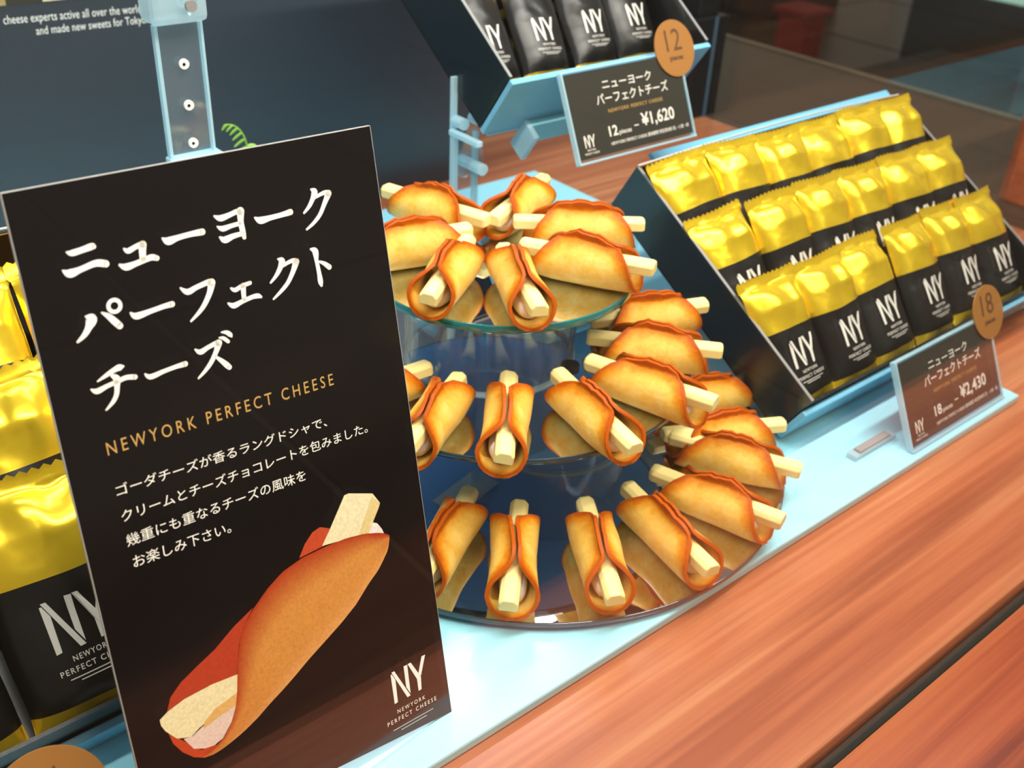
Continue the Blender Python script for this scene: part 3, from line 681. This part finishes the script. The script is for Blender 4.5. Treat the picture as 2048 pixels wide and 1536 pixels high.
# --- right box: 18 pouches
FR = tilt((45.78, 26.6, 4.35), 30.9); WR, LR, DR = 28.1, 17.7, 3.6
tray('pouch_tray', 'large black carton tray of eighteen gold-topped pouches, tilted, right of the tier stand', FR, WR, LR, DR, 'cartons of pouches', (60, 35, 1.2))
cu_ = [2.65, 7.2, 11.75, 16.35, 20.95, 25.4]
rv = [0.25, 5.1, 9.5]; rown = ['front', 'middle', 'back']
n = 0
for r in range(3):
    for c in range(6):
        rnd = random.Random(100 + n)
        place_pouch((n + r) % 6, '%s gold-topped pouch from the left in the %s row of the large right-hand tray' % (ORD[c], rown[r]), 'pouches in the large tray', FR,
                    cu_[c] + rnd.uniform(-.15, .15) , rv[r] + rnd.uniform(-.1, .15), -2.6 + (0 if r == 0 else .1), 24 + rnd.uniform(-2, 2), 1.0, rnd.uniform(-2, 2), rnd.uniform(-4, 6))
        n += 1
# --- upper box: 12 pouches
FU = tilt((39.3, 46.5, 18.65), 35.5); WU, LU, DU = 17.2, 16.2, 4.6
tray('pouch_tray', 'small black carton tray of black-faced pouches raised on a clear riser at the top', FU, WU, LU, DU, 'cartons of pouches', (47, 52, 18.6), liner=False)
n = 0
for r in range(2):
    for c in range(4):
        rnd = random.Random(200 + n)
        place_pouch(6 + (n + r) % 3, '%s pouch from the left in the %s row of the raised top tray' % (ORD[c], ['front', 'rear'][r]), 'pouches in the raised tray', FU,
                    2.15 + 4.15 * c + rnd.uniform(-.1, .1), 1.65 + 5.2 * r, -3.5, 20 + rnd.uniform(-2, 2), .88, rnd.uniform(-2, 2), rnd.uniform(-6, 6))
        n += 1
# --- left box behind the poster
FL = tilt((-7.3, 29.1, 4.72), 30.9); WL, LL, DL = 22.6, 21.2, 4.0
tray('pouch_tray', 'black carton tray of big gold-topped pouches half hidden behind the left side of the poster', FL, WL, LL, DL, 'cartons of pouches', (4, 40, 1.2))
n = 0
for r in range(3):
    for c in range(4):
        rnd = random.Random(300 + n)
        place_pouch((n + 1) % 6, '%s pouch from the poster side in the %s row of the left tray' % (ORD[3 - c], rown[r]), 'pouches in the left tray', FL,
                    -4.4 + 7.3 + 5.62 * c + rnd.uniform(-.1, .1), .3 + 4.65 * r, -2.9, 26 + rnd.uniform(-1.5, 1.5), 1.19, rnd.uniform(-1, 1), rnd.uniform(-3, 3))
        n += 1

# ---------------------------------------------------------------- cyan easels under the trays
def easel(label, F, W, L, D, over, right, lip, org):
    t = wthing('acrylic_easel', label, 'easel', org, 'cyan easels')
    MB().fbox(F, .5 if over < 2.5 else 6, -.45, -D - .42, W + right, L + over, -D - .08).build('back_sheet', m_easel, t, bevel=.05)
    MB().fbox(F, 0, -.45, -D - .08, W + .1, -.08, lip).build('front_lip', m_easel, t, bevel=.06)
    return t
e1 = easel('cyan acrylic easel under the large right tray, its sheet showing behind the tray', FR, WR, LR, DR, 3.0, 6, -1.0, (60, 40, 0.6))
MB().box(50, 45.2, .6, 50.5, 46.2, 9.4).build('leg', m_acryl, e1); MB().box(70, 45.2, .6, 70.5, 46.2, 9.4).build('leg', m_acryl, e1)
e2 = easel('bright cyan acrylic easel holding the raised top tray', FU, WU, LU, DU, 2, 0.3, -.1, (47, 52, 12))
MB().fbox(FU, 3.3, -.9, -DU - 1.6, 12, -.45, -DU + .4).build('card_ledge', m_cyan, e2, bevel=.08)
MB().fbox(FU, 3.0, -1.9, -DU - 1.7, 3.4, -.45, -DU + .5).build('ledge_bracket', m_acryl_edge, e2, bevel=.06)
e3 = easel('cyan acrylic easel under the left tray', FL, WL, LL, DL, 1, .3, -2.6, (4, 40, .6))
MB().box(-3, 45.2, .6, -2.5, 46.2, 8.4).build('leg', m_acryl, e3); MB().box(12, 45.2, .6, 12.5, 46.2, 8.4).build('leg', m_acryl, e3)

# ---------------------------------------------------------------- clear risers
rs = wthing('acrylic_riser', 'clear acrylic riser with hinge knob under the raised top tray', 'riser', (38, 50, .6))
X, Y = 39.0, 50.9
MB().box(X - .3, Y, .6, X + .05, Y + .5, 14.2).build('upright', m_acryl_edge, rs, bevel=.06)
MB().box(X + .05, Y + .15, .6, X + 1.9, Y + .4, 14.2).build('slab', m_acryl, rs, bevel=.04)
MB().box(X + 1.3, Y - .1, .6, X + 1.6, Y + .3, 14.0).build('upright', m_acryl_edge, rs, bevel=.06)
MB().box(X - .35, Y - 2.4, 13.9, X + .1, Y + .6, 14.3).build('top_arm', m_acryl_edge, rs, bevel=.1)
MB().box(X + .1, Y - .5, 11.2, X + 1.9, Y + .6, 12.9).build('clamp_block', m_acryl, rs, bevel=.3)
MB().tube([(X + .9, Y - 1.5, 12.0), (X + .9, Y + .8, 12.0)], .38, 14).build('clamp_knob', m_acryl_edge, rs, smooth=True)
MB().tube([(X + .2, Y - .4, 14.75), (X + .2, Y + .6, 14.75)], .38, 12).build('hinge_barrel', m_acryl_edge, rs, smooth=True)
MB().tube([(X + 1.5, Y - .4, 14.75), (X + 1.5, Y + .6, 14.75)], .34, 12).build('hinge_barrel', m_acryl_edge, rs, smooth=True)
MB().box(X - .1, Y + .55, 14.2, X + .35, Y + .8, 17.5).build('upper_blade', m_acryl_edge, rs, bevel=.05)
MB().disc(X + .8, Y + .3, .6, .82, 1.5, 32).build('foot', m_acryl_edge, rs, smooth=True)

r2 = wthing('acrylic_riser', 'clear acrylic strip riser with three screw holes behind the poster', 'riser', (21.2, 50, .6))
MB().box(20.06, 50, .6, 22.4, 50.3, 23.0).build('slab', m_acryl, r2)
MB().box(19.98, 49.98, .6, 20.16, 50.32, 23.0).build('slab_edge', m_acryl_edge, r2)
MB().box(22.34, 49.98, .6, 22.46, 50.32, 23.0).build('slab_edge', m_acryl_edge, r2)
for hz in (21.05, 19.0, 17.05):
    MB().tube([(21.3, 49.96, hz), (21.3, 50.1, hz)], .25, 16).build('screw_hole', m_white, r2, smooth=True)
    MB().tube([(21.27, 49.94, hz), (21.27, 49.97, hz)], .08, 12).build('screw_slot', m_post, r2, smooth=True)
MB().box(19.9, 49.2, 16.15, 22.7, 50.5, 16.45).build('shelf_foot', m_acryl_edge, r2, bevel=.08)
MB().box(19.75, 49.3, 23.05, 22.6, 51.2, 26.2).build('clamp_block', m_acryl_milky, r2, bevel=.35)
MB().tube([(21.4, 49.0, 24.4), (21.4, 51.2, 24.4)], .55, 16).build('clamp_knob', m_acryl, r2, smooth=True)
MB().tube([(21.5, 48.8, 24.0), (21.5, 49.0, 24.0)], .28, 12).build('screw', m_rim, r2, smooth=True)

# ---------------------------------------------------------------- fern frond behind the poster
fr = wthing('fern_frond', 'small curled green fern frond peeping over the top edge of the poster', 'plant', (30, 60, .6))
path = []
for i in range(34):
    t = i / 33
    if t < .6: path.append(V(29.6 - .5 * t / .6, 60, .6 + 11.2 * t / .6))
    else:
        q = (t - .6) / .4; path.append(V(29.1 - 1.55 * q ** 2.0, 60 - .2 * q, 11.8 + 2.35 * sin(q * pi / 2) ** .95))
MB().tube(path, [.13 - .09 * i / 33 for i in range(34)], 8).build('stem', m_fern, fr, smooth=True)
for i in range(10):
    p = path[14 + 2 * i]; ln = (1.35 - .10 * i)
    for s in (-1, 1):
        if s == 1 and i > 4: continue
        mbf = MB(); d = V(-1, -.1, -.12 - .03 * i) if s < 0 else V(.8, -.1, .1)
        d.normalize(); nrm = V(-d.z, .35, d.x).normalized()
        if s > 0: ln *= .7
        pts = [(p + d * ln * k / 6 + V(0, 0, -.12 * (k / 6) ** 2), .13 * (sin(pi * min(1, k / 6 * .92 + .08)) ** .6) + .01) for k in range(7)]
        vs = []
        for q, w2 in pts: vs += [q + nrm * w2, q + V(0, -.07, 0), q - nrm * w2, q + V(0, .04, 0)]
        mbf.add(vs, [(4 * k + j, 4 * k + (j + 1) % 4, 4 * k + 4 + (j + 1) % 4, 4 * k + 4 + j) for k in range(6) for j in range(4)])
        mbf.build('leaflet', m_fern, fr, smooth=True)

# ---------------------------------------------------------------- price cards in clear holders
def price_card(label, F, w, h, count, price, sx, sy, sr, org, ring_in):
    t = wthing('price_card', label, 'price card', org, 'price cards')
    MB().fbox(F, -.14, -.2, -.34, w + .14, h + .12, -.14).build('clear_holder', m_acryl, t, bevel=.04)
    e = MB()
    e.fbox(F, -.2, -.26, -.36, -.08, h + .14, .06); e.fbox(F, w + .08, -.26, -.36, w + .2, h + .14, .06); e.fbox(F, -.2, -.3, -.36, w + .2, -.16, .12)
    e.fbox(F, -.2, h + .1, -.34, w + .2, h + .2, 0)
    e.build('holder_edge', m_acryl_edge, t, bevel=.03)
    MB().fbox(F, 0, 0, -.13, w, h, 0).build('card', m_card, t)
    mb = MB(); tx = lambda s, x0, x1, y0, hh, sp=1.0, b=.01, m_=None: text_on(m_ or mb, F, s, (x0 * w, y0 * h), (x1 * w, y0 * h), hh * h, .012, sp, b)
    tx('ニューヨーク', .29, .72, .755, .115); tx('パーフェクトチーズ', .22, .85, .585, .13)
    mg = MB(); tx('NEWYORK PERFECT CHEESE', .30, .78, .475, .042, 1.25, .0, mg); mg.build('gold_lettering', m_goldink, t)
    tx(count, .27, .345, .195, .125, 1, .02); tx('pieces', .355, .46, .18, .07); poly_on(mb, F, [(.49 * w, .25 * h), (.53 * w, .25 * h), (.53 * w, .262 * h), (.49 * w, .262 * h)], .012)
    tx('¥' + price, .56, .86, .20, .185, 1, .02)
    tx('NEWYORK PERFECT CHEESE 賞味期限 特定原材料 乳・小麦・卵', .27, .97, .085, .05)
    lw = .9
    for P in LOGO: poly_on(mb, F, [(.055 * w + p[0] * lw, .10 * h + .12 + p[1] * lw) for p in P], .012)
    tx('NEWYORK', .065, .135, .085, .022); tx('PERFECT CHEESE', .04, .16, .045, .022)
    mb.build('lettering', m_bagwhite, t)
    st = frame(F[0] + F[1] * sx + F[2] * sy + F[3] * .05, F[1], F[2], F[3])
    MB().prism([(sr * cos(a * pi / 24), sr * sin(a * pi / 24)) for a in range(48)], st, 0, .07).build('round_sticker', m_sticker, t)
    mi = MB(); text_on(mi, st, count, (-.75, -.15), (.65, -.15), 1.35, .082, 1, .0); text_on(mi, st, 'pieces', (-.62, -.85), (.62, -.85), .42, .082, 1, .03)
    mi.build('sticker_print', m_ink, t)
    return t
def cardframe(o, lean): return frame(o, (1, 0, 0), (0, sin(lean), cos(lean)), (0, -cos(lean), sin(lean)))
price_card('price card reading 2,430 yen standing in a clear holder on the cyan platform', cardframe((51.53, 22.78, .95), .475), 10.1, 5.1, '18', '2,430', 10.15, 5.45, 1.72, (56, 23, .6), 0)
price_card('price card reading 1,620 yen hanging from the raised top tray', cardframe((42.56, 43.36, 13.94), .439), 9.95, 5.05, '12', '1,620', 9.65, 5.41, 1.78, (47, 43, 13.9), 0)
price_card('price card with round sticker in front of the left tray, at the bottom corner', cardframe((-6.6, 23.5, .95), .475), 10.1, 5.1, '24', '3,240', 9.9, 4.75, 1.95, (-1, 23.5, .6), 0)
# small clear fittings on the platform in front of the right tray
cl = wthing('card_clip', 'small grey clear clip lying on the cyan platform below the large right tray', 'clip', (49, 24.6, .6))
MB().box(47.9, 24.2, .6, 52.0, 24.9, .95).build('bar', m_acryl_edge, cl, bevel=.08)
MB().box(48.4, 24.3, .95, 51.5, 24.8, 1.1).build('grip', m_rim, cl, bevel=.05)

# ---------------------------------------------------------------- lamps of the case
for nm, x0, x1, y, lb in (('strip_lamp', -12, 84, 21, 'long white strip lamp under the case top, near the front glass'), ('strip_lamp', 0, 80, 60, 'long white strip lamp under the case top, towards the back')):
    t = wthing(nm, lb, 'lamp', ((x0 + x1) / 2, y, 75))
    MB().box(x0, y - 1.8, 66, x1, y + 1.8, 67.2).build('housing', m_canopy, t, bevel=.2)
    MB().box(x0 + .5, y - 1.3, 65.7, x1 - .5, y + 1.3, 66).build('diffuser', m_lampwhite, t)
    MB().box(x0 + 8, y - .4, 67.2, x0 + 8.8, y + .4, 75.1).build('hanger', m_canopy, t); MB().box(x1 - 8.8, y - .4, 67.2, x1 - 8, y + .4, 75.1).build('hanger', m_canopy, t)

for o in list(bpy.data.objects):
    if '_org' in o.keys(): del o['_org']
bpy.context.view_layer.update()
